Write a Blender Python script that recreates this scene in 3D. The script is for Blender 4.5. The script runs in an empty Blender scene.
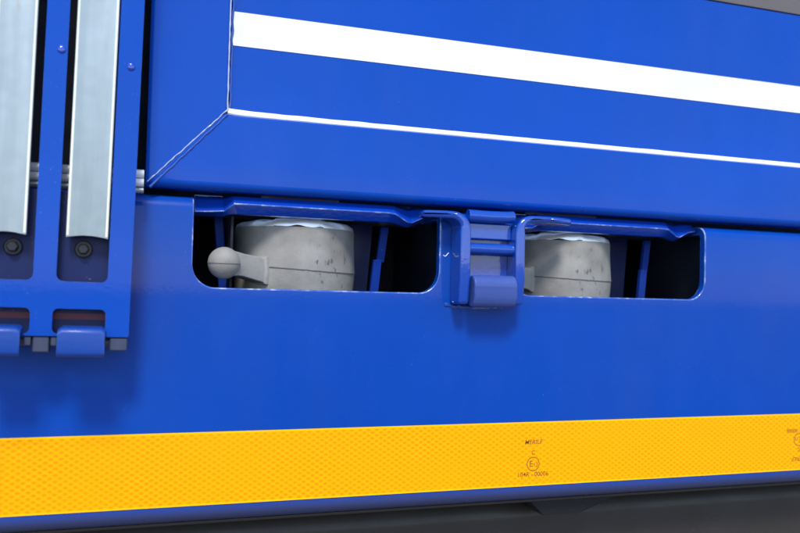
import bpy, bmesh, math, random
from mathutils import Vector, Matrix, noise
R = math.radians
random.seed(7)
scene = bpy.context.scene
col = scene.collection
H0 = 1.200                                   # camera height; all shapes below are in millimetres round it

# ------------------------------------------------------------------ camera
cam_d = bpy.data.cameras.new('camera'); cam = bpy.data.objects.new('camera', cam_d); col.objects.link(cam)
PSI, PIT, ROL = R(18.485), R(2.027), R(1.36)
fw = Vector((math.sin(PSI)*math.cos(PIT), math.cos(PSI)*math.cos(PIT), math.sin(PIT)))
rt0 = Vector((math.cos(PSI), -math.sin(PSI), 0)); up0 = rt0.cross(fw)
rt = rt0*math.cos(ROL) + up0*math.sin(ROL); up = up0*math.cos(ROL) - rt0*math.sin(ROL)
M3 = Matrix((rt, up, -fw)).transposed().to_4x4(); M3.translation = (0, -0.567, H0)
cam.matrix_world = M3
cam_d.sensor_width = 36; cam_d.lens = 36.0
cam_d.clip_start = 0.01; cam_d.clip_end = 2000
cam_d.dof.use_dof = True; cam_d.dof.focus_distance = 0.60; cam_d.dof.aperture_fstop = 7.0
scene.camera = cam

# ------------------------------------------------------------------ sky, sun, exposure
SUN_EL, SUN_AZ = R(50), R(194)               # azimuth clockwise from +Y: in front of the truck side, a little left
w = bpy.data.worlds.new('World'); scene.world = w; w.use_nodes = True
nt = w.node_tree; bg = nt.nodes['Background']
sky = nt.nodes.new('ShaderNodeTexSky'); sky.sky_type = 'NISHITA'; sky.sun_disc = False
sky.sun_elevation = SUN_EL; sky.sun_rotation = SUN_AZ; sky.dust_density = 0.4
nt.links.new(sky.outputs[0], bg.inputs[0]); bg.inputs[1].default_value = 0.13
sl = bpy.data.lights.new('sun', 'SUN'); sun = bpy.data.objects.new('sun', sl); col.objects.link(sun)
sl.energy = 1.8; sl.angle = R(12); sl.color = (1.0, 0.95, 0.88)
sd = Vector((math.sin(SUN_AZ)*math.cos(SUN_EL), math.cos(SUN_AZ)*math.cos(SUN_EL), math.sin(SUN_EL)))
sun.rotation_euler = sd.to_track_quat('Z', 'Y').to_euler(); sun.location = (0, -2, 4)
scene.view_settings.view_transform = 'Standard'; scene.view_settings.look = 'None'
scene.view_settings.gamma = 1; scene.view_settings.use_curve_mapping = False
scene.view_settings.exposure = 0.96

# ------------------------------------------------------------------ materials
def newmat(name):
    m = bpy.data.materials.new(name); m.use_nodes = True
    return m, m.node_tree.nodes, m.node_tree.links, m.node_tree.nodes['Principled BSDF']
def tex(N, L, scale, detail=4, stretch=(1, 1, 1), kind='ShaderNodeTexNoise', rough=0.55):
    tc = N.new('ShaderNodeTexCoord'); mp = N.new('ShaderNodeMapping'); mp.inputs['Scale'].default_value = stretch
    L.new(tc.outputs['Object'], mp.inputs[0])
    t = N.new(kind); t.inputs['Scale'].default_value = scale
    if kind == 'ShaderNodeTexNoise': t.inputs['Detail'].default_value = detail; t.inputs['Roughness'].default_value = rough
    L.new(mp.outputs[0], t.inputs['Vector']); return t
def ramp(N, L, src, stops):
    r = N.new('ShaderNodeValToRGB'); e = r.color_ramp.elements
    while len(e) < len(stops): e.new(0.5)
    for k, (p, c) in enumerate(stops):
        e[k].position = p; e[k].color = (*c, 1) if len(c) == 3 else c
    L.new(src, r.inputs[0]); return r
def mix(N, L, fac, a, b, mode='MIX'):
    m = N.new('ShaderNodeMix'); m.data_type = 'RGBA'; m.blend_type = mode
    if hasattr(fac, 'is_linked'): L.new(fac, m.inputs[0])
    else: m.inputs[0].default_value = fac
    for s, v in ((m.inputs[6], a), (m.inputs[7], b)):
        if hasattr(v, 'is_linked'): L.new(v, s)
        else: s.default_value = (*v, 1)
    return m.outputs[2]
def bump(N, L, src, P, strength, dist):
    b = N.new('ShaderNodeBump'); b.inputs['Strength'].default_value = strength; b.inputs['Distance'].default_value = dist
    L.new(src, b.inputs['Height']); L.new(b.outputs[0], P.inputs['Normal']); return b

def paint(name, base, rough=0.3, coat=0.5, speck=0.6, peel=0.035, metallic=0.0, spec=0.32, film=0.03):
    m, N, L, P = newmat(name)
    big = tex(N, L, 9, 3); c1 = ramp(N, L, big.outputs[0], [(0.3, tuple(v*0.93 for v in base)), (0.7, tuple(min(1, v*1.05) for v in base))])
    sp = tex(N, L, 900, 0); s1 = ramp(N, L, sp.outputs[0], [(0.80, (0, 0, 0)), (0.86, (1, 1, 1))])
    mod = tex(N, L, 34, 3); s2 = ramp(N, L, mod.outputs[0], [(0.52, (0, 0, 0)), (0.72, (1, 1, 1))])
    f = N.new('ShaderNodeMath'); f.operation = 'MULTIPLY'; L.new(s1.outputs[0], f.inputs[0]); L.new(s2.outputs[0], f.inputs[1])
    f2 = N.new('ShaderNodeMath'); f2.operation = 'MULTIPLY'; L.new(f.outputs[0], f2.inputs[0]); f2.inputs[1].default_value = speck
    L.new(mix(N, L, f2.outputs[0], c1.outputs[0], (0.35, 0.38, 0.45)), P.inputs['Base Color'])
    du = tex(N, L, 7, 6, (1.6, 1, 0.5), rough=0.65); d1 = ramp(N, L, du.outputs[0], [(0.42, (0, 0, 0)), (0.75, (film,)*3)])
    old = P.inputs['Base Color'].links[0].from_socket; L.new(mix(N, L, d1.outputs[0], old, (0.22, 0.24, 0.30)), P.inputs['Base Color'])
    sm = tex(N, L, 22, 5, (1, 1, 2.2)); r1 = ramp(N, L, sm.outputs[0], [(0.3, (rough*0.8,)*3), (0.75, (rough*1.25,)*3)])
    L.new(r1.outputs[0], P.inputs['Roughness'])
    P.inputs['Coat Weight'].default_value = coat; P.inputs['Coat Roughness'].default_value = 0.045
    P.inputs['Metallic'].default_value = metallic; P.inputs['Specular IOR Level'].default_value = spec
    pe = tex(N, L, 330, 2); bump(N, L, pe.outputs[0], P, peel, 0.0004)
    L.new(P.inputs['Normal'].links[0].from_socket, P.inputs['Coat Normal'])
    return m
BLUE = (0.0002, 0.060, 0.41)
m_blue = paint('blue_gloss_paint', BLUE, 0.30, 0.28, spec=0.08)
m_rail = paint('blue_rail_paint', (0.0002, 0.053, 0.36), 0.30, 0.35, spec=0.08)
def dusty_reflection(m):
    # ground reflection painted as dusty grey along the rolled lower edge of the rail, with a ragged upper limit
    N, L = m.node_tree.nodes, m.node_tree.links; P = N['Principled BSDF']
    tc = N.new('ShaderNodeTexCoord'); sp = N.new('ShaderNodeSeparateXYZ'); L.new(tc.outputs['Object'], sp.inputs[0])
    n = tex(N, L, 25, 4, (0.25, 1, 1)); a = N.new('ShaderNodeMath'); a.operation = 'MULTIPLY_ADD'
    L.new(n.outputs[0], a.inputs[0]); a.inputs[1].default_value = 0.006; L.new(sp.outputs[2], a.inputs[2])
    r = ramp(N, L, a.outputs[0], [(0.009, (0.85,)*3), (0.0165, (0.0,)*3)])
    old = P.inputs['Base Color'].links[0].from_socket
    L.new(mix(N, L, r.outputs[0], old, (0.055, 0.060, 0.125)), P.inputs['Base Color'])
dusty_reflection(m_rail)
m_blue2 = paint('blue_thick_paint', (0.0006, 0.052, 0.38), 0.22, 1.0, 0.9, 0.2)
m_blue3 = paint('blue_wet_look_paint', (0.002, 0.045, 0.42), 0.15, 1.0, 0.4, 0.3, spec=0.5)
def worn_glint_edge():
    m, N, L, P = newmat('worn_edge_and_glint')
    n = tex(N, L, 120, 4); c = ramp(N, L, n.outputs[0], [(0.38, (0.005, 0.07, 0.42)), (0.55, (0.08, 0.16, 0.48)), (0.70, (0.45, 0.48, 0.58))])
    L.new(c.outputs[0], P.inputs['Base Color']); P.inputs['Roughness'].default_value = 0.22; P.inputs['Coat Weight'].default_value = 0.6
    return m
m_worn_glint = worn_glint_edge()
m_navy = paint('dark_blue_primer', (0.0015, 0.010, 0.085), 0.5, 0.0)
m_navy2 = paint('deep_blue_paint', (0.001, 0.025, 0.22), 0.5, 0.0, spec=0.12)
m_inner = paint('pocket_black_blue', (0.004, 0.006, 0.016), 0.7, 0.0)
m_white = paint('white_stripe_film', (0.80, 0.80, 0.80), 0.4, 0.2, 0.1, 0.05)
m_grey = paint('grey_top_profile', (0.13, 0.115, 0.12), 0.55, 0.0, 0.2)
m_under = paint('dark_chassis_paint', (0.036, 0.030, 0.028), 0.5, 0.1, 0.5, 0.2)
m_black = paint('black_bracket_paint', (0.006, 0.006, 0.009), 0.5, 0.0)

def galv(name, base, rough):
    m, N, L, P = newmat(name)
    v = tex(N, L, 150, kind='ShaderNodeTexVoronoi'); v.feature = 'SMOOTH_F1'
    n = tex(N, L, 30, 5, (1, 1, 0.25)); st = tex(N, L, 90, 3, (1, 1, 0.06))
    c = ramp(N, L, n.outputs[0], [(0.3, tuple(k*0.86 for k in base)), (0.7, base)])
    bw = ramp(N, L, v.outputs['Color'], [(0.0, (0.25,)*3), (1.0, (0.75,)*3)]); c2 = mix(N, L, 0.12, c.outputs[0], bw.outputs[0], 'OVERLAY')
    sr = ramp(N, L, st.outputs[0], [(0.35, (0.38,)*3), (0.65, (0.60,)*3)]); c2 = mix(N, L, 0.5, c2, sr.outputs[0], 'OVERLAY')
    rust = tex(N, L, 60, 4, (1, 1, 0.25)); rr = ramp(N, L, rust.outputs[0], [(0.70, (0, 0, 0)), (0.78, (1, 1, 1))])
    c3 = mix(N, L, rr.outputs[0], c2, (0.30, 0.25, 0.20))
    L.new(c3, P.inputs['Base Color'])
    r = ramp(N, L, st.outputs[0], [(0.3, (rough*0.85,)*3), (0.7, (rough*1.2,)*3)]); L.new(r.outputs[0], P.inputs['Roughness'])
    P.inputs['Metallic'].default_value = 0.55
    bump(N, L, st.outputs[0], P, 0.08, 0.0005)
    return m
m_galv = galv('galvanised_steel', (0.36, 0.42, 0.45), 0.40)
m_zinc = galv('bright_zinc', (0.88, 0.88, 0.86), 0.25)
m_bead = paint('white_bead', (0.82, 0.82, 0.84), 0.3, 0.3, 0.0, 0.3)
m_rod = paint('sunlit_rod_white', (0.85, 0.85, 0.86), 0.25, 0.6, 0.2)  # white base colour stands in for sun on the shaded zinc rods
m_rim = galv('chipped_bright_rim', (0.98, 0.96, 0.92), 0.32)
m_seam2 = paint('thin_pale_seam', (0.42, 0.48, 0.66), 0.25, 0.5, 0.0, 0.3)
m_hook = paint('dull_blue_hook_paint', (0.004, 0.050, 0.30), 0.45, 0.1, 0.8, 0.2)
m_tongue = paint('ground_reflection_blue', (0.045, 0.085, 0.32), 0.45, 0.2, 0.6, 0.2)  # ground reflected in the latch tongue is mixed into this greyed blue
m_edge = galv('worn_bar_edge_glint', (0.95, 0.90, 0.76), 0.3)  # bare bar edges, with the sun's cream glint put into the colour
m_steel = galv('dull_hinge_steel', (0.07, 0.085, 0.15), 0.45)

def cast(name, spots):
    m, N, L, P = newmat(name)
    n = tex(N, L, 40, 5); c = ramp(N, L, n.outputs[0], [(0.3, (0.20, 0.19, 0.175)), (0.7, (0.31, 0.30, 0.28))])
    s = tex(N, L, 210, 4, (1, 1, 0.6)); s1 = ramp(N, L, s.outputs[0], [(0.59, (0, 0, 0)), (0.67, (1, 1, 1))])
    mk = tex(N, L, 26, 2); s2 = ramp(N, L, mk.outputs[0], [(0.50, (0, 0, 0)), (0.66, (spots,)*3)])
    f = N.new('ShaderNodeMath'); f.operation = 'MULTIPLY'; L.new(s1.outputs[0], f.inputs[0]); L.new(s2.outputs[0], f.inputs[1])
    L.new(mix(N, L, f.outputs[0], c.outputs[0], (0.075, 0.07, 0.066)), P.inputs['Base Color'])
    P.inputs['Roughness'].default_value = 0.65
    g = tex(N, L, 420, 3); bump(N, L, g.outputs[0], P, 0.33, 0.0006)
    return m
m_cast = cast('grey_cast_paint', 0.9); m_lever = cast('plain_grey_cast_paint', 0.12)
m_seam, N, L, P = newmat('casting_seam'); P.inputs['Base Color'].default_value = (0.13, 0.125, 0.12, 1); P.inputs['Roughness'].default_value = 0.7
m_red, N, L, P = newmat('dark_red_band'); P.inputs['Base Color'].default_value = (0.10, 0.004, 0.03, 1); P.inputs['Roughness'].default_value = 0.5
m_bolt = paint('dark_bolt', (0.012, 0.014, 0.025), 0.4, 0.1)
m_ink, N, L, P = newmat('brown_black_print'); P.inputs['Base Color'].default_value = (0.22, 0.08, 0.002, 1); P.inputs['Roughness'].default_value = 0.5

def tape_mat():
    m, N, L, P = newmat('retroreflective_yellow_film')
    tc = N.new('ShaderNodeTexCoord'); sp = N.new('ShaderNodeSeparateXYZ'); L.new(tc.outputs['Object'], sp.inputs[0])
    wob = tex(N, L, 60, 2)
    def mt(op, a, b=None):
        n = N.new('ShaderNodeMath'); n.operation = op
        for i, v in enumerate((a, b)):
            if v is None: continue
            if hasattr(v, 'is_linked'): L.new(v, n.inputs[i])
            else: n.inputs[i].default_value = v
        return n.outputs[0]
    xs = mt('MULTIPLY', sp.outputs[0], 1000/6.3); zs = mt('MULTIPLY', sp.outputs[2], 1000/4.15)
    u = mt('ABSOLUTE', mt('SINE', mt('MULTIPLY', mt('ADD', xs, zs), math.pi)))
    v = mt('ABSOLUTE', mt('SINE', mt('MULTIPLY', mt('SUBTRACT', xs, zs), math.pi)))
    cell = mt('MULTIPLY', u, v)
    c = ramp(N, L, cell, [(0.15, (0.95, 0.42, 0.0)), (0.42, (0.92, 0.365, 0.0)), (0.80, (0.82, 0.275, 0.0))])
    # sealed plain margin along both long edges
    az = mt('ABSOLUTE', sp.outputs[2]); edge = mt('GREATER_THAN', az, 0.0236)
    big = tex(N, L, 14, 3, (1, 1, 2)); bb = ramp(N, L, big.outputs[0], [(0.3, (0, 0, 0)), (0.75, (0.5, 0.5, 0.5))])
    c2 = mix(N, L, bb.outputs[0], c.outputs[0], (0.94, 0.385, 0.0))
    L.new(mix(N, L, edge, c2, (0.95, 0.50, 0.0)), P.inputs['Base Color'])
    P.inputs['Roughness'].default_value = 0.4; P.inputs['Specular IOR Level'].default_value = 0.12
    bump(N, L, cell, P, 0.12, 0.0003)
    return m
m_tape = tape_mat()
def ground_mat():
    m, N, L, P = newmat('yard_concrete')
    n = tex(N, L, 1.3, 8); c = ramp(N, L, n.outputs[0], [(0.3, (0.14, 0.125, 0.12)), (0.7, (0.21, 0.195, 0.185))])
    L.new(c.outputs[0], P.inputs['Base Color']); P.inputs['Roughness'].default_value = 0.9
    return m
m_ground = ground_mat()

# ------------------------------------------------------------------ builders (millimetres, camera height = 0)
ORG = {}
def mm(v, o=(0, 0, 0)): return Vector(((v[0]-o[0])/1000, (v[1]-o[1])/1000, (v[2]-o[2])/1000))
def thing(name, label, cat, origin, group=None):
    o = bpy.data.objects.new(name, None); col.objects.link(o); o.empty_display_size = 0.02
    o.location = (origin[0]/1000, origin[1]/1000, origin[2]/1000 + H0); ORG[o] = origin
    o['label'] = label; o['category'] = cat
    if group: o['group'] = group
    return o
def finish(name, bm, mat, parent=None, bev=0.0, seg=2, ang=35, label=None, smooth=True, solid=0.0, edge=None, crisp=0):
    """bm holds world millimetres; links it as one mesh object under its parent."""
    org = ORG.get(parent, (0, 0, 0))
    for v in bm.verts: v.co = mm(v.co, org)
    bmesh.ops.recalc_face_normals(bm, faces=bm.faces[:]) if not solid else None
    for f in bm.faces: f.smooth = smooth
    if smooth and (crisp or not bev):
        for e in bm.edges:
            if len(e.link_faces) == 2 and e.calc_face_angle(0) > R(crisp or ang): e.smooth = False
    me = bpy.data.meshes.new(name); bm.to_mesh(me); bm.free()
    me.materials.append(mat)
    o = bpy.data.objects.new(name, me); col.objects.link(o)
    if parent: o.parent = parent; ORG[o] = org
    else: o.location = (0, 0, H0)
    if solid:
        s = o.modifiers.new('thickness', 'SOLIDIFY'); s.thickness = solid/1000; s.offset = -1; s.use_even_offset = True
    if bev:
        b = o.modifiers.new('edge', 'BEVEL'); b.width = bev/1000; b.segments = seg; b.limit_method = 'ANGLE'
        b.angle_limit = R(ang); b.harden_normals = True
        if edge: me.materials.append(edge); b.material = 1            # pale bevel: worn cut edges, sun glints painted in
    if label: o['label'] = label
    return o
def box(bm, x0, x1, y0, y1, z0, z1):
    vs = [bm.verts.new((x, y, z)) for x in (x0, x1) for y in (y0, y1) for z in (z0, z1)]
    for q in ((0, 1, 3, 2), (4, 6, 7, 5), (0, 4, 5, 1), (2, 3, 7, 6), (0, 2, 6, 4), (1, 5, 7, 3)):
        bm.faces.new([vs[i] for i in q])
    return vs
def rrect(x0, x1, z0, z1, r, n=6, skip_top=False):
    """closed outline, counter clockwise in the x-z plane"""
    rr = r if isinstance(r, (list, tuple)) else (r, r, r, r)      # bl, br, tr, tl
    P = []
    for (cx, cz, a0, q) in ((x0, z0, 180, rr[0]), (x1, z0, 270, rr[1]), (x1, z1, 0, rr[2]), (x0, z1, 90, rr[3])):
        if q <= 0: P.append((cx, cz)); continue
        ox = cx + (q if cx == x0 else -q); oz = cz + (q if cz == z0 else -q)
        for k in range(n+1):
            a = R(a0 + 90*k/n); P.append((ox + q*math.cos(a), oz + q*math.sin(a)))
    return P
def plate(bm, outer, holes, y0, y1):
    """flat plate in x-z with holes, front at y0 and back at y1"""
    loops = [outer] + holes; fr = []
    for lp in loops:
        fr.append([bm.verts.new((x, y0, z)) for x, z in lp])
    es = []
    for lv in fr:
        for i in range(len(lv)): es.append(bm.edges.new((lv[i], lv[(i+1) % len(lv)])))
    g = bmesh.ops.triangle_fill(bm, use_beauty=True, use_dissolve=False, edges=es)
    fs = [f for f in g['geom'] if isinstance(f, bmesh.types.BMFace)]
    mp = {}
    for lv in fr:
        for v in lv: mp[v] = bm.verts.new((v.co.x, y1, v.co.z))
    for f in fs: bm.faces.new([mp[v] for v in reversed(f.verts)])
    for lv in fr:
        for i in range(len(lv)):
            a, b = lv[i], lv[(i+1) % len(lv)]; bm.faces.new((a, b, mp[b], mp[a]))
    bmesh.ops.recalc_face_normals(bm, faces=bm.faces[:])
def sweep_x(bm, prof, xs, closed=False, cap=True):
    """profile of (y,z) points along x stations"""
    rows = []
    for x in xs: rows.append([bm.verts.new((x, y, z)) for y, z in prof])
    n = len(prof)
    for a, b in zip(rows, rows[1:]):
        for i in range(n if closed else n-1):
            j = (i+1) % n; bm.faces.new((a[i], b[i], b[j], a[j]))
    if closed and cap:
        bm.faces.new(rows[0]); bm.faces.new(list(reversed(rows[-1])))
    return rows
def tube(bm, pts, rad, n=8, wob=0.0, cap=True):
    rows = []; pts = [Vector(p) for p in pts]
    for i, p in enumerate(pts):
        t = (pts[min(i+1, len(pts)-1)] - pts[max(i-1, 0)]).normalized()
        s = t.cross(Vector((0, 1, 0)));
        if s.length < 1e-3: s = t.cross(Vector((0, 0, 1)))
        s.normalize(); u = s.cross(t); r = rad(i) if callable(rad) else rad
        rows.append([bm.verts.new(p + (s*math.cos(2*math.pi*k/n) + u*math.sin(2*math.pi*k/n))*r*(1+random.uniform(-wob, wob))) for k in range(n)])
    for a, b in zip(rows, rows[1:]):
        for k in range(n): bm.faces.new((a[k], b[k], b[(k+1) % n], a[(k+1) % n]))
    if cap: bm.faces.new(list(reversed(rows[0]))); bm.faces.new(rows[-1])
def lathe_z(bm, cx, cy, prof, n=64, f=None, cap=True):
    rows = []
    for (r, z) in prof:
        row = []
        for k in range(n):
            a = 2*math.pi*k/n; rr, zz = (r, z) if f is None else f(a, r, z)
            row.append(bm.verts.new((cx + rr*math.cos(a), cy + rr*math.sin(a), zz)))
        rows.append(row)
    for a, b in zip(rows, rows[1:]):
        for k in range(n): bm.faces.new((a[k], a[(k+1) % n], b[(k+1) % n], b[k]))
    if cap: bm.faces.new(list(reversed(rows[0]))); bm.faces.new(rows[-1])
def lathe_y(bm, cx, cz, prof, n=24):
    """profile of (radius, y) turned round an axis along y"""
    rows = []
    for (r, y) in prof:
        rows.append([bm.verts.new((cx + r*math.cos(2*math.pi*k/n), y, cz + r*math.sin(2*math.pi*k/n))) for k in range(n)])
    for a, b in zip(rows, rows[1:]):
        for k in range(n): bm.faces.new((a[k], a[(k+1) % n], b[(k+1) % n], b[k]))
    bm.faces.new(rows[0]); bm.faces.new(rows[-1])
def arc(cy, cz, r, a0, a1, n):
    return [(cy + r*math.cos(R(a0+(a1-a0)*k/n)), cz + r*math.sin(R(a0+(a1-a0)*k/n))) for k in range(n+1)]
def copy_tree(o, parent=None, d=(0, 0, 0)):
    c = o.copy(); col.objects.link(c); c.parent = parent
    if parent is None: c.location = o.location + mm(d)
    for ch in [k for k in o.children]: copy_tree(ch, c)
    return c

# ------------------------------------------------------------------ the setting
bm = bmesh.new(); vs = [bm.verts.new((x*1e6, y*1e6, -H0*1000)) for x, y in ((-1, -1), (1, -1), (1, 1), (-1, 1))]; bm.faces.new(vs)
g = finish('ground', bm, m_ground); g['kind'] = 'structure'

# ------------------------------------------------------------------ side rail of the truck bed
rail = thing('side_rail', 'blue steel side rail with two cut-out pockets along the truck bed', 'truck rail', (250, 0, -159))
NOT = [(39, 221), (283, 465)]; RC = 16; ZN = 2; ZS = 18; XL, XR = -420, 900
low = [(30, -160)] + arc(11, -149, 11, -90, -180, 7) + [(0, -60), (0, -20)]      # (y,z), bottom upward
upp = [(0, ZS)] + arc(10, 55, 10, 180, 90, 7) + [(46, 65)]
bm = bmesh.new()
def nz(x, a, b):
    if x < a+RC: return ZN + RC - math.sqrt(max(0, RC*RC - (a+RC-x)**2))
    if x > b-RC: return ZN + RC - math.sqrt(max(0, RC*RC - (x-(b-RC))**2))
    return ZN
segs = []; prev = XL
for a, b in NOT: segs += [('p', prev, a), ('n', a, b)]; prev = b
segs.append(('p', prev, XR)); cache = {}
def V(x, y, z):
    k = (round(x, 3), round(y, 3), round(z, 3))
    if k not in cache: cache[k] = bm.verts.new((x, y, z))
    return cache[k]
for kind, a, b in segs:
    if kind == 'p': st = [a + (b-a)*k/4 for k in range(5)]
    else: st = [a + RC - RC*math.cos(R(90*k/8)) for k in range(9)] + [a + RC + (b-a-2*RC)*k/4 for k in range(1, 4)] + [b - RC + RC*math.sin(R(90*k/8)) for k in range(9)]
    colv = []
    for x in st:
        pr = [V(x, y, z) for y, z in low]
        pr += [V(x, y, z) for y, z in upp] if kind == 'p' else [V(x, 0, nz(x, a, b))]
        colv.append(pr)
    for p, q in zip(colv, colv[1:]):
        for i in range(len(p)-1): bm.faces.new((p[i], q[i], q[i+1], p[i+1]))
bm.normal_update()
face = finish('face_plate', bm, m_rail, rail, bev=0.9, seg=3, ang=50, solid=7, edge=m_worn_glint)
# a pocket box behind each opening: floor, side walls and back, open to the front and above
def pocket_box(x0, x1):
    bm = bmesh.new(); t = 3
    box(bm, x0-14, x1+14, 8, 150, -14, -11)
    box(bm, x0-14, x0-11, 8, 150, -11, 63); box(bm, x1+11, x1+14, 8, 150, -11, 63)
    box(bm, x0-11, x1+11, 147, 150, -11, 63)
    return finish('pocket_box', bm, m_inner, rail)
# folded bracket across the top of each opening, with two stepped legs
def bracket(dx):
    # x, setback, drop of the crease, drop of the lower edge
    secs = [(40, 7, -6.2, -1.6), (48, 7, -5.8, -1.4), (60, 6, -5.0, -1.2), (66.5, 0, 0, 0), (70, 0, 0.2, 0), (181, 0, 0, 0), (186, 0, -0.6, -0.2), (197, 4, -5.8, -2.2), (201, 5, -6.2, -2.4), (211, 6, -1.5, 1.5), (219, 7, 0, 3)]
    prof = [(20, 68.5), (9, 67.2), (3.0, 61.8), (2.6, 61.0), (9.0, 54.8), (12, 54.2), (16, 60.5), (21, 64)]
    bm = bmesh.new(); rows = []
    for x, oy, oc, ob in secs:
        dz = (0, oc*0.4, oc, oc, ob, ob, ob, 0); rows.append([bm.verts.new((x+dx, y+oy*(0.3 if i in (0, 7) else 1), z+dz[i])) for i, (y, z) in enumerate(prof)])
    n = len(prof)
    for a, b in zip(rows, rows[1:]):
        for i in range(n): bm.faces.new((a[i], b[i], b[(i+1) % n], a[(i+1) % n]))
    bm.faces.new(rows[0]); bm.faces.new(list(reversed(rows[-1])))
    bm.normal_update()
    br = finish('pocket_bracket', bm, m_blue3, rail, bev=0.6, seg=3, ang=46, edge=m_worn_glint, crisp=16)  # bevel colour paints the glint along the crease
    def leg(pts, w, y):
        bm = bmesh.new(); (xa, za), (xb, zb) = pts
        plate(bm, [(xb+dx, zb), (xb+w+dx, zb), (xa+w+dx, za), (xa+dx, za)], [], y, y+4)
        finish('bracket_leg', bm, m_navy2, br, bev=0.6)
    leg(((185, 53), (181.5, 25)), 6, 34); leg(((178, 27), (174.5, -11)), 6.5, 30)
    leg(((56, 54), (62, -11)), 6.5, 36)
    if dx == 0: bm = bmesh.new(); box(bm, 66+dx, 68+dx, 16, 70, -11, 54); finish('shade_plate', bm, m_inner, br, bev=0.4)  # added plate, no part of the lock, to shade the drum's left flank
    bm = bmesh.new(); plate(bm, [(150+dx, -11), (181+dx, -11), (186+dx, 56), (150+dx, 56)], [], 62, 66)
    finish('bracket_web', bm, m_navy, br, bev=0.5)
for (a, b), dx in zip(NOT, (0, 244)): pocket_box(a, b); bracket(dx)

# keeper for the dropside latch, welded between the two pockets
bm = bmesh.new(); box(bm, 238.5, 276, -5, -0.2, -4, 60)
kp = finish('latch_keeper', bm, m_blue2, rail, bev=1.0, label='welded blue latch keeper with two bent arms and cross pin')
def arm(x0, x1, side, xe):
    """vertical side plate whose top bends outward into a flange under the dropside"""
    bm = bmesh.new(); t = x1-x0; r = 14
    xi = x1 if side < 0 else x0                 # inner face
    # centre line in x-z: up the arm, round the bend, out along the flange
    cl = [(0, -6), (0, 12), (0, 30), (0, 49)] + [(r - r*math.cos(R(90*k/7)), 49 + r*math.sin(R(90*k/7))) for k in range(1, 8)]
    out = abs(xe - xi); cl += [(out*0.55, 63.3), (out*0.8, 63.6), (out, 63.8)]
    rows = []
    for i, (u, z) in enumerate(cl):
        a = cl[max(i-1, 0)]; b = cl[min(i+1, len(cl)-1)]; tx, tz = b[0]-a[0], b[1]-a[1]; l = math.hypot(tx, tz); nx, nz_ = -tz/l, tx/l
        yf = -17.5 if i == 0 else -20
        if i >= len(cl)-2: yf = -20 + 11*(i-(len(cl)-3))/2
        t = (x1-x0) if i < 4 else max(5.6, (x1-x0) - 0.5*(i-3))
        pa = (xi + side*u, z); pb = (xi + side*(u + t*tz/l), z - t*tx/l)
        rows.append([bm.verts.new((pa[0], yf, pa[1])), bm.verts.new((pb[0], yf, pb[1])), bm.verts.new((pb[0], 1, pb[1])), bm.verts.new((pa[0], 1, pa[1]))])
    for a, b in zip(rows, rows[1:]):
        for i in range(4): bm.faces.new((a[i], b[i], b[(i+1) % 4], a[(i+1) % 4]))
    bm.faces.new(rows[0]); bm.faces.new(list(reversed(rows[-1])))
    finish('arm', bm, m_blue2, kp, bev=2.7, seg=4, ang=40)
arm(230, 239, -1, 203); arm(275.5, 284, 1, 330)
bm = bmesh.new(); tube(bm, [(237, -13, 36.3), (277, -13, 36.3)], 4.3, 24); finish('cross_pin', bm, m_blue2, kp, bev=0.3)
bm = bmesh.new(); tube(bm, [(238, -13, 61), (256, -13, 60.7), (270, -13, 61), (276, -13, 61.5)], 4.6, 24); finish('top_bar', bm, m_blue2, kp, bev=0.3)
bm = bmesh.new(); box(bm, 238.8, 275.8, -11, -5, 43.5, 56); finish('stop_plate', bm, m_blue2, kp, bev=1.2)
tb = arc(-20, 8, 8.5, 95, 200, 8) + [(-28.6, 0)] + arc(-21, -1.5, 6.5, 190, 262, 5) + [(-17, -7), (-17, 10)]
bm = bmesh.new(); sweep_x(bm, tb, [240.5, 252, 264, 276], True); [setattr(v.co, 'y', v.co.y + 5) for v in bm.verts]; finish('latch_tongue', bm, m_tongue, kp, bev=1.4, seg=3)
bm = bmesh.new(); K = 70
pts = [(226 + 58*k/K, 0.6, -6.8 + 0.9*noise.noise((k*0.16, 0, 0)) - 1.8*math.sin(math.pi*k/K)) for k in range(K+1)]
tube(bm, pts, lambda i: 1.7+1.0*noise.noise((i*0.22, 3, 0)), 10); finish('weld_bead', bm, m_blue2, kp)
bm = bmesh.new(); tube(bm, [(224+0.55*k, -0.3, 31 - 1.1*math.sin(k*0.55) + 0.1*k) for k in range(9)], 0.35, 6); finish('paint_run', bm, m_bead, kp)

# ------------------------------------------------------------------ load floor and chassis member behind and below
bm = bmesh.new(); box(bm, XL, XR, 86, 900, 58, 130)
o = finish('load_floor', bm, m_under, None, bev=1.0); o['label'] = 'dark load floor of the truck behind the dropside'; o['category'] = 'truck floor'
ch = thing('chassis_member', 'dark grey chassis member in the shade below the side rail', 'chassis', (250, 60, -330))
bm = bmesh.new(); pr = [(27, -163.5), (27, -166)] + arc(62, -186, 20, 100, 180, 6) + [(46, -235), (60, -330), (140, -330), (140, -163.5)]
sweep_x(bm, pr, [XL, 0, 400, XR], True); finish('web', bm, m_under, ch, bev=1.0)
bm = bmesh.new(); box(bm, XL, XR, 12, 34, -163.2, -161); finish('seam_strip', bm, m_under, ch, bev=0.5)
bm = bmesh.new(); pl = [(310, -164), (322, -176), (356, -176), (392, -164)]
plate(bm, pl, [], 16, 44); finish('gusset_bracket', bm, m_black, ch, bev=1.0)

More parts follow.
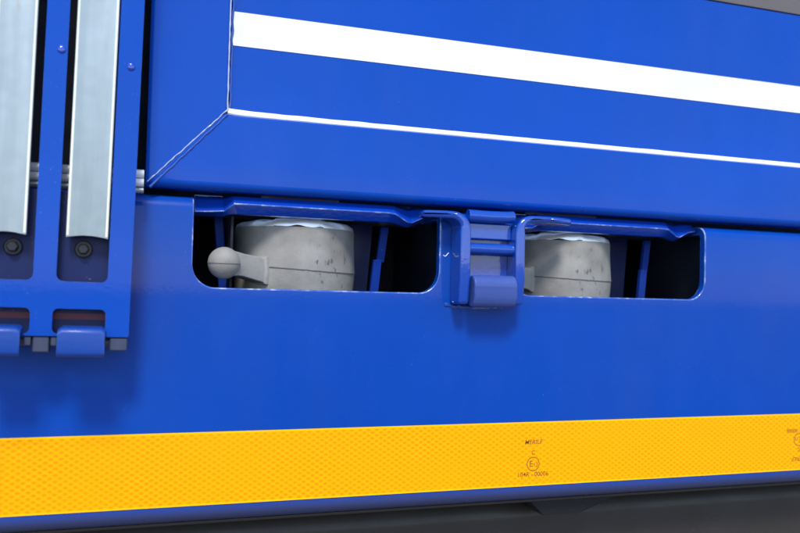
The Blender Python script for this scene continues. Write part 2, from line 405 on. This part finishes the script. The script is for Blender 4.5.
# ------------------------------------------------------------------ reflective tape
tp = thing('reflective_tape', 'yellow honeycomb reflective tape stuck along the lower blue rail', 'reflective tape', (250, -0.5, -122.3))
bm = bmesh.new(); box(bm, XL+10, XR-10, -0.45, -0.05, -147.2, -97.4); finish('film', bm, m_tape, tp)
def text_mesh(s, size, shear=0.0, bold=0.0):
    c = bpy.data.curves.new('print', 'FONT'); c.body = s; c.size = size; c.align_x = 'CENTER'; c.align_y = 'CENTER'; c.shear = shear; c.offset = bold; c.resolution_u = 3
    t = bpy.data.objects.new('print', c); col.objects.link(t); bpy.context.view_layer.update()
    me = bpy.data.meshes.new_from_object(t.evaluated_get(bpy.context.evaluated_depsgraph_get()))
    bpy.data.objects.remove(t); return me
def mark(cx, cz, flip):
    s = -1 if flip else 1
    ring = bmesh.new(); n = 48
    a = [ring.verts.new((cx + 5.6*math.cos(2*math.pi*k/n), -0.56, cz - s*4.7 + 5.6*math.sin(2*math.pi*k/n))) for k in range(n)]
    b = [ring.verts.new((cx + 5.0*math.cos(2*math.pi*k/n), -0.56, cz - s*4.7 + 5.0*math.sin(2*math.pi*k/n))) for k in range(n)]
    for k in range(n): ring.faces.new((a[k], a[(k+1) % n], b[(k+1) % n], b[k]))
    mk = finish('approval_mark', ring, m_ink, tp)
    for body, size, dx, dz, sh, bo in (('MERILF', 5.0, 0, 12.3, 0.15, 0.03), ('C', 4.8, 0, 4.0, 0, 0.03), ('E', 6.8, -1.7, -4.7, 0, 0.0), ('13', 4.4, 2.3, -5.4, 0, 0.0), ('104R - 00006', 5.0, 0, -12.8, 0, 0.02)):
        me = text_mesh(body, size, sh, bo); bm = bmesh.new(); bm.from_mesh(me); bpy.data.meshes.remove(me)
        for v in bm.verts: v.co = Vector((cx + s*(dx + v.co.x), -0.56, cz + s*(dz + v.co.y)))
        finish('lettering', bm, m_ink, mk)
mark(303.5, -125.5, False); mark(567.5, -125.0, True)

# ------------------------------------------------------------------ dropside panel
dp = thing('dropside_panel', 'blue framed dropside panel with a white stripe above the rail', 'dropside', (300, 0, 70))
YF, YI = -2, 5.5; XA, XB = 6, 59; ZB, ZL = 69.5, 121.5; ZT = 264
# bottom frame member: rounded foot, face, sloped bead up to the recessed board
bp = [(22, ZB+0.5), (4, ZB)] + arc(YF+5.5, ZB+5.5, 5.5, 260, 180, 6) + [(YF, 90), (YF, ZL-1)] + arc(YF+1.4, ZL-0.2, 1.4, 170, 80, 4) + [(YI, ZL+1.6), (22, ZL+1.6)]
bm = bmesh.new(); rows = []
xs = [0.0, 0.02] + [0.1*k for k in range(1, 11)]
ref = 69.5
for t in xs:
    row = []
    for y, z in bp:
        xa = XA + max(0, min(1, (z-ZB)/(ZL+5-ZB)))*(XB-XA)      # mitre cut on the left end
        row.append(bm.verts.new((xa + (XR-20-xa)*t, y, z)))
    rows.append(row)
n = len(bp)
for a, b in zip(rows, rows[1:]):
    for i in range(n): bm.faces.new((a[i], b[i], b[(i+1) % n], a[(i+1) % n]))
bm.faces.new(rows[0]); bm.faces.new(list(reversed(rows[-1])))
finish('bottom_frame', bm, m_blue, dp, ang=50)
# left stile, mitred at its foot
sp_ = [(22, XA+0.3), (2, XA)] + arc(YF+2.8, XA+2.8, 2.8, 255, 180, 5) + [(YF, 30), (YF, XB-2.2)] + arc(YF+1.6, XB-1.6, 1.6, 180, 80, 4) + [(YI+1, XB+0.8), (22, XB+0.8)]
bm = bmesh.new(); rows = []
for t in [0.0, 0.15, 0.3, 0.45, 0.6, 0.75, 0.9, 1.0]:
    row = []
    for y, x in sp_:
        za = ZB + 0.4 + max(0, min(1, (x-XA)/(XB-XA)))*(ZL+5-ZB); row.append(bm.verts.new((x, y, za + (340-za)*t)))
    rows.append(row)
n = len(sp_)
for a, b in zip(rows, rows[1:]):
    for i in range(n): bm.faces.new((a[i], b[i], b[(i+1) % n], a[(i+1) % n]))
bm.faces.new(rows[0]); bm.faces.new(list(reversed(rows[-1])))
finish('side_frame', bm, m_blue, dp, ang=50)
bm = bmesh.new(); box(bm, XB-4, XR-20, YI, 20, ZL, ZT); finish('inner_board', bm, m_blue, dp, bev=0.6)
bm = bmesh.new(); box(bm, XB+1.0, XR-20, YI-0.35, YI-0.05, 174.2, 198.6)
finish('white_stripe', bm, m_white, dp)
bm = bmesh.new(); box(bm, XB+1, XR-20, YI+1.5, 20, ZT+1.6, 340); finish('top_rail', bm, m_grey, dp, bev=0.8, label='plain grey rail above the blue board')
# white bead along the ledge between frame and board, in two ribs
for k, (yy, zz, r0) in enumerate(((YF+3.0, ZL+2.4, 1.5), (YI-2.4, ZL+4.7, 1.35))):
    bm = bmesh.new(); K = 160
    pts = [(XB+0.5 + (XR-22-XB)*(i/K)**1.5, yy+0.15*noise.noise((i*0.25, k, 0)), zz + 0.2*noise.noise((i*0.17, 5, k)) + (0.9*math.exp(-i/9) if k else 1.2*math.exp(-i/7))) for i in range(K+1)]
    tube(bm, pts, lambda i: r0 + 0.18*noise.noise((i*0.3, k, 3)) + 0.5*math.exp(-i/6), 10); finish('pale_bead', bm, m_bead, dp)
# uneven seams: down the mitre and up the inner corner
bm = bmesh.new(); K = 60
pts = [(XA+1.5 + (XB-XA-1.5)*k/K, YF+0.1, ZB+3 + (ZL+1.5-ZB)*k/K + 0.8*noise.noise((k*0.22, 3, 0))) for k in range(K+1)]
tube(bm, pts, lambda i: 0.42 + 0.3*noise.noise((i*0.4, 0, 9)), 8, 0.03); finish('pale_bead', bm, m_seam2, dp)
bm = bmesh.new()
pts = [(XA+3 + (XB-XA-3)*k/K, YF+0.5, ZB-0.5 + (ZL+2-ZB)*k/K + 0.6*noise.noise((k*0.2, 8, 0))) for k in range(K+1)]
tube(bm, pts, lambda i: 1.3 + 0.4*noise.noise((i*0.3, 5, 9)), 10, 0.0); finish('weld_bead', bm, m_blue2, dp)
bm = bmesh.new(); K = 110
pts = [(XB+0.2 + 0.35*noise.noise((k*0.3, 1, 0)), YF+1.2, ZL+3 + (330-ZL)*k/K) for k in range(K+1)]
tube(bm, pts, lambda i: 0.6 + 0.4*noise.noise((i*0.35, 0, 2)), 10, 0.0); finish('pale_bead', bm, m_seam2, dp)
bm = bmesh.new()
pts = [(XB+2.4 + 0.7*noise.noise((k*0.23, 1, 7)), YI-0.6, ZL+3 + (330-ZL)*k/K) for k in range(K+1)]
tube(bm, pts, lambda i: 1.1 + 0.6*noise.noise((i*0.3, 0, 12)), 10, 0.0); finish('weld_bead', bm, m_blue2, dp)

# ------------------------------------------------------------------ latch post with galvanised bars
po = thing('latch_post', 'slotted blue latch post holding two upright galvanised bars', 'post', (-1, 0, -32))
Y0 = -14; ZP = 330
outer = rrect(-107, -1.0, -32, ZP, (2, 1.5, 1, 2))
holes = [rrect(-46.5, -15.5, 3, 300, 4.5), rrect(-91, -60, 3, 300, 4.5), rrect(-47.5, -15.6, -30.5, -14.4, 3.5), rrect(-92, -60.5, -30.5, -14.4, 3.5)]
bm = bmesh.new(); plate(bm, outer, [h[::-1] for h in holes], Y0, Y0+4); fp = finish('face_plate', bm, m_blue, po, bev=0.7, seg=3, edge=m_worn_glint)
bm = bmesh.new(); box(bm, -5.2, -1.2, Y0+4.05, 20, -31, ZP); finish('side_flange', bm, m_blue, po, bev=0.8)
bm = bmesh.new(); box(bm, -107, -103, Y0+4.05, 20, -31, ZP); finish('side_flange', bm, m_blue, po, bev=0.8)
bm = bmesh.new(); box(bm, -103, -5.3, -4.0, -2.0, -31, 62); finish('back_plate', bm, m_navy, po, bev=0.4)
bm = bmesh.new(); box(bm, -130, 30, 50, 53, 64, ZP); finish('back_plate', bm, m_inner, po, bev=0.4)
bm = bmesh.new(); box(bm, -102, -6, -4.4, -4.05, -21.5, -17.5); finish('red_band', bm, m_red, po)  # dark red band across the plate behind the lower slots
def bar(x0, x1):
    bm = bmesh.new(); zb = 31.5; n = 10
    bot = [(x0 + (x1-x0)*k/n, zb + 1.5*math.sin(math.pi*k/n) + 0.25*noise.noise((x0+k, 0, 0))) for k in range(n+1)]
    plate(bm, bot + [(x1, ZP-20), (x0, ZP-20)], [], Y0-1.2, Y0+3.4)
    o = finish('locking_bar', bm, m_galv, po, bev=1.2, seg=3, ang=40)
    for x in (x0+0.9, x1-0.9):
        bm = bmesh.new(); tube(bm, [(x, Y0-0.5, zb+1.2 + k*22) for k in range(13)], 1.05, 12); finish('edge_rim', bm, m_edge, o)
    return o
bar(-41.8, -16.6); bar(-88.5, -65.2)
for bx, bz in ((-31.5, 24.5), (-73.5, 24)):
    bm = bmesh.new(); lathe_y(bm, bx, bz, [(5.6, -4.1), (5.6, -5.2), (5.0, -5.8), (0.01, -5.8)], 28); bt = finish('bolt', bm, m_bolt, po)
    bm = bmesh.new(); lathe_y(bm, bx, bz, [(3.6, -5.85), (3.6, -9.0), (3.0, -9.6), (0.01, -9.6)], 6); finish('hex_head', bm, m_bolt, bt, bev=0.3)
for rx, rz in ((-50.2, 152), (-7.5, 146)):
    bm = bmesh.new(); lathe_y(bm, rx, rz, [(2.6, Y0-0.02), (2.45, Y0-0.5), (1.9, Y0-0.95), (1.0, Y0-1.1), (0.01, Y0-1.12)], 24); finish('rivet', bm, m_blue3, po)
def hook(x0, x1):
    c = [(-9, -25.2), (-19, -25.8)] + arc(-21.6, -29.8, 3.8, 80, 180, 7) + [(-25.4, -38)] + arc(-22.0, -41.2, 3.3, 185, 255, 5)
    inn = [(y+2.2*(0.2 if i < 2 else 1), z-2.2*(1 if i < 5 else 0.1)) for i, (y, z) in enumerate(c)]
    bm = bmesh.new(); sweep_x(bm, c + inn[::-1], [x0, x0+2.5, x1-2.5, x1], True)
    for v in bm.verts:                                     # rounded upper corners
        if abs(v.co.x-x0) < 0.01 or abs(v.co.x-x1) < 0.01:
            if v.co.z > -31: v.co.z -= 1.6
    finish('hook', bm, m_hook, po, bev=0.7, edge=m_worn_glint)
hook(-43.2, -15.3); hook(-91.5, -64.5)
for x0, x1, z0, z1 in ((-58.5, -48.6, -42.5, -32.4), (-12.5, -1.6, -41, -32.4), (-63.6, -59.2, -38.5, -32.4), (-48, -44, -38.5, -32.4)):
    bm = bmesh.new(); box(bm, x0, x1, -13, -0.3, z0, z1); finish('hinge_knuckle', bm, m_steel, po, bev=0.9)
bm = bmesh.new(); tube(bm, [(-100, -7, -36), (-1.2, -7, -36)], 3.0, 16); finish('hinge_pin', bm, m_steel, po, bev=0.3)
po.rotation_euler.y = R(0.7)
po.scale = (0.964,)*3; po.location = (-0.00096, -0.0200, H0 - 0.03085)      # the post stands well proud of the rail

# ------------------------------------------------------------------ bright rods behind the post
hr = thing('hinge_rod', 'bright ribbed zinc rod running behind the post to the dropside end', 'rod', (-50, -15, 62))
for zc, r, m in ((75.5, 2.8, m_rod), (69.7, 2.8, m_rod), (64.6, 2.0, m_galv)):
    bm = bmesh.new(); tube(bm, [(-98, -15, zc), (5.2, -15, zc)], r, 16); finish('rod', bm, m, hr, bev=0.3)

# ------------------------------------------------------------------ twist locks in the pockets
CX, CY = 121, 60
tl = thing('twist_lock', 'grey cast twist lock with round ball handle in the left pocket', 'twist lock', (CX, CY, -11), 'twist locks in the rail pockets')
sag = lambda a: 1.0*math.sin(2*a+0.4) - 0.8*math.cos(a)
bm = bmesh.new(); lathe_z(bm, CX, CY, [(46.2, -11), (47.6, 8), (48.2, 16.4), (48.2, 17.6), (47.7, 26), (47.0, 38), (47.0, 47.2), (46.7, 48.4)], 96,
    lambda a, r, z: (r, z + (sag(a) if 16 < z < 18 else 0))); finish('body', bm, m_cast, tl, ang=40)
bm = bmesh.new(); n = 96
tube(bm, [(CX+48.35*math.cos(2*math.pi*k/n), CY+48.35*math.sin(2*math.pi*k/n), 17+sag(2*math.pi*k/n)+0.25*noise.noise((k*0.7, 0, 0))) for k in range(n+1)], lambda i: 0.42+0.2*noise.noise((i*0.6, 4, 0)), 6, cap=False)
finish('casting_seam', bm, m_seam, tl)
def rimf(a, r, z):
    # torn upper rim: lower edge jumps where the casting was trimmed
    h = 0.0
    d = math.degrees(a) % 360
    if 238 < d < 286: h = 1.4
    h += 1.3*noise.noise((math.cos(a)*6, math.sin(a)*6, z*0.2))
    return (r + (0.5*noise.noise((a*7, z, 1)) if r < 45 else 0), z + h*(1 if z > 47 else 0.9))
bm = bmesh.new(); lathe_z(bm, CX, CY, [(46.5, 47.8), (46.3, 49.6), (45.4, 51.4), (43.2, 52.8), (37, 54), (33, 54.5)], 120, rimf); finish('top_rim', bm, m_rim, tl, ang=50)
bm = bmesh.new(); box(bm, 96, 152, 40, 78, 60, 84); finish('lock_head', bm, m_cast, tl, bev=3)
bm = bmesh.new()
hx0, hy0, hx1, hy1 = 66, 10, 96, 30
dv = Vector((hx1-hx0, hy1-hy0, 0)).normalized(); sv = Vector((-dv.y, dv.x, 0)); rows = []
for t, hz, hw, zc in ((-0.1, 9.0, 7.6, 19.5), (0.06, 8.4, 7.0, 19.2), (0.2, 8.2, 6.8, 18.6), (0.72, 9.0, 7.5, 15.6), (0.75, 10.6, 8.6, 15.6), (1.0, 11, 9, 15.3)):
    p = Vector((hx0, hy0, 0)).lerp(Vector((hx1, hy1, 0)), t)
    rows.append([bm.verts.new((p.x + s*sv.x*hw*k, p.y + s*sv.y*hw*k, zc + zz*hz)) for s, zz, k in ((-1, -1, .85), (-1, 0, 1), (-1, 1, .85), (1, 1, .85), (1, 0, 1), (1, -1, .85))])
for a, b in zip(rows, rows[1:]):
    for i in range(6): bm.faces.new((a[i], b[i], b[(i+1) % 6], a[(i+1) % 6]))
bm.faces.new(rows[0]); bm.faces.new(list(reversed(rows[-1])))
hd = finish('handle', bm, m_lever, tl, bev=0.8)
bm = bmesh.new(); lathe_z(bm, 61, 7, [(11.3*math.cos(R(t)), 19.5+11.3*math.sin(R(t))) for t in range(-88, 90, 8)], 40); finish('ball_knob', bm, m_lever, hd, ang=60)
bm = bmesh.new(); tube(bm, [(61+11.32*math.cos(2*math.pi*k/48), 7+11.32*math.sin(2*math.pi*k/48), 19.3+0.5*math.sin(2*math.pi*k/48)) for k in range(49)], 0.3, 6, cap=False); finish('casting_seam', bm, m_seam, hd)
t2 = copy_tree(tl, None, (233, 0, 0)); t2.rotation_euler.z = R(-17); t2['label'] = 'grey cast twist lock in the right pocket, its handle half hidden by the keeper'
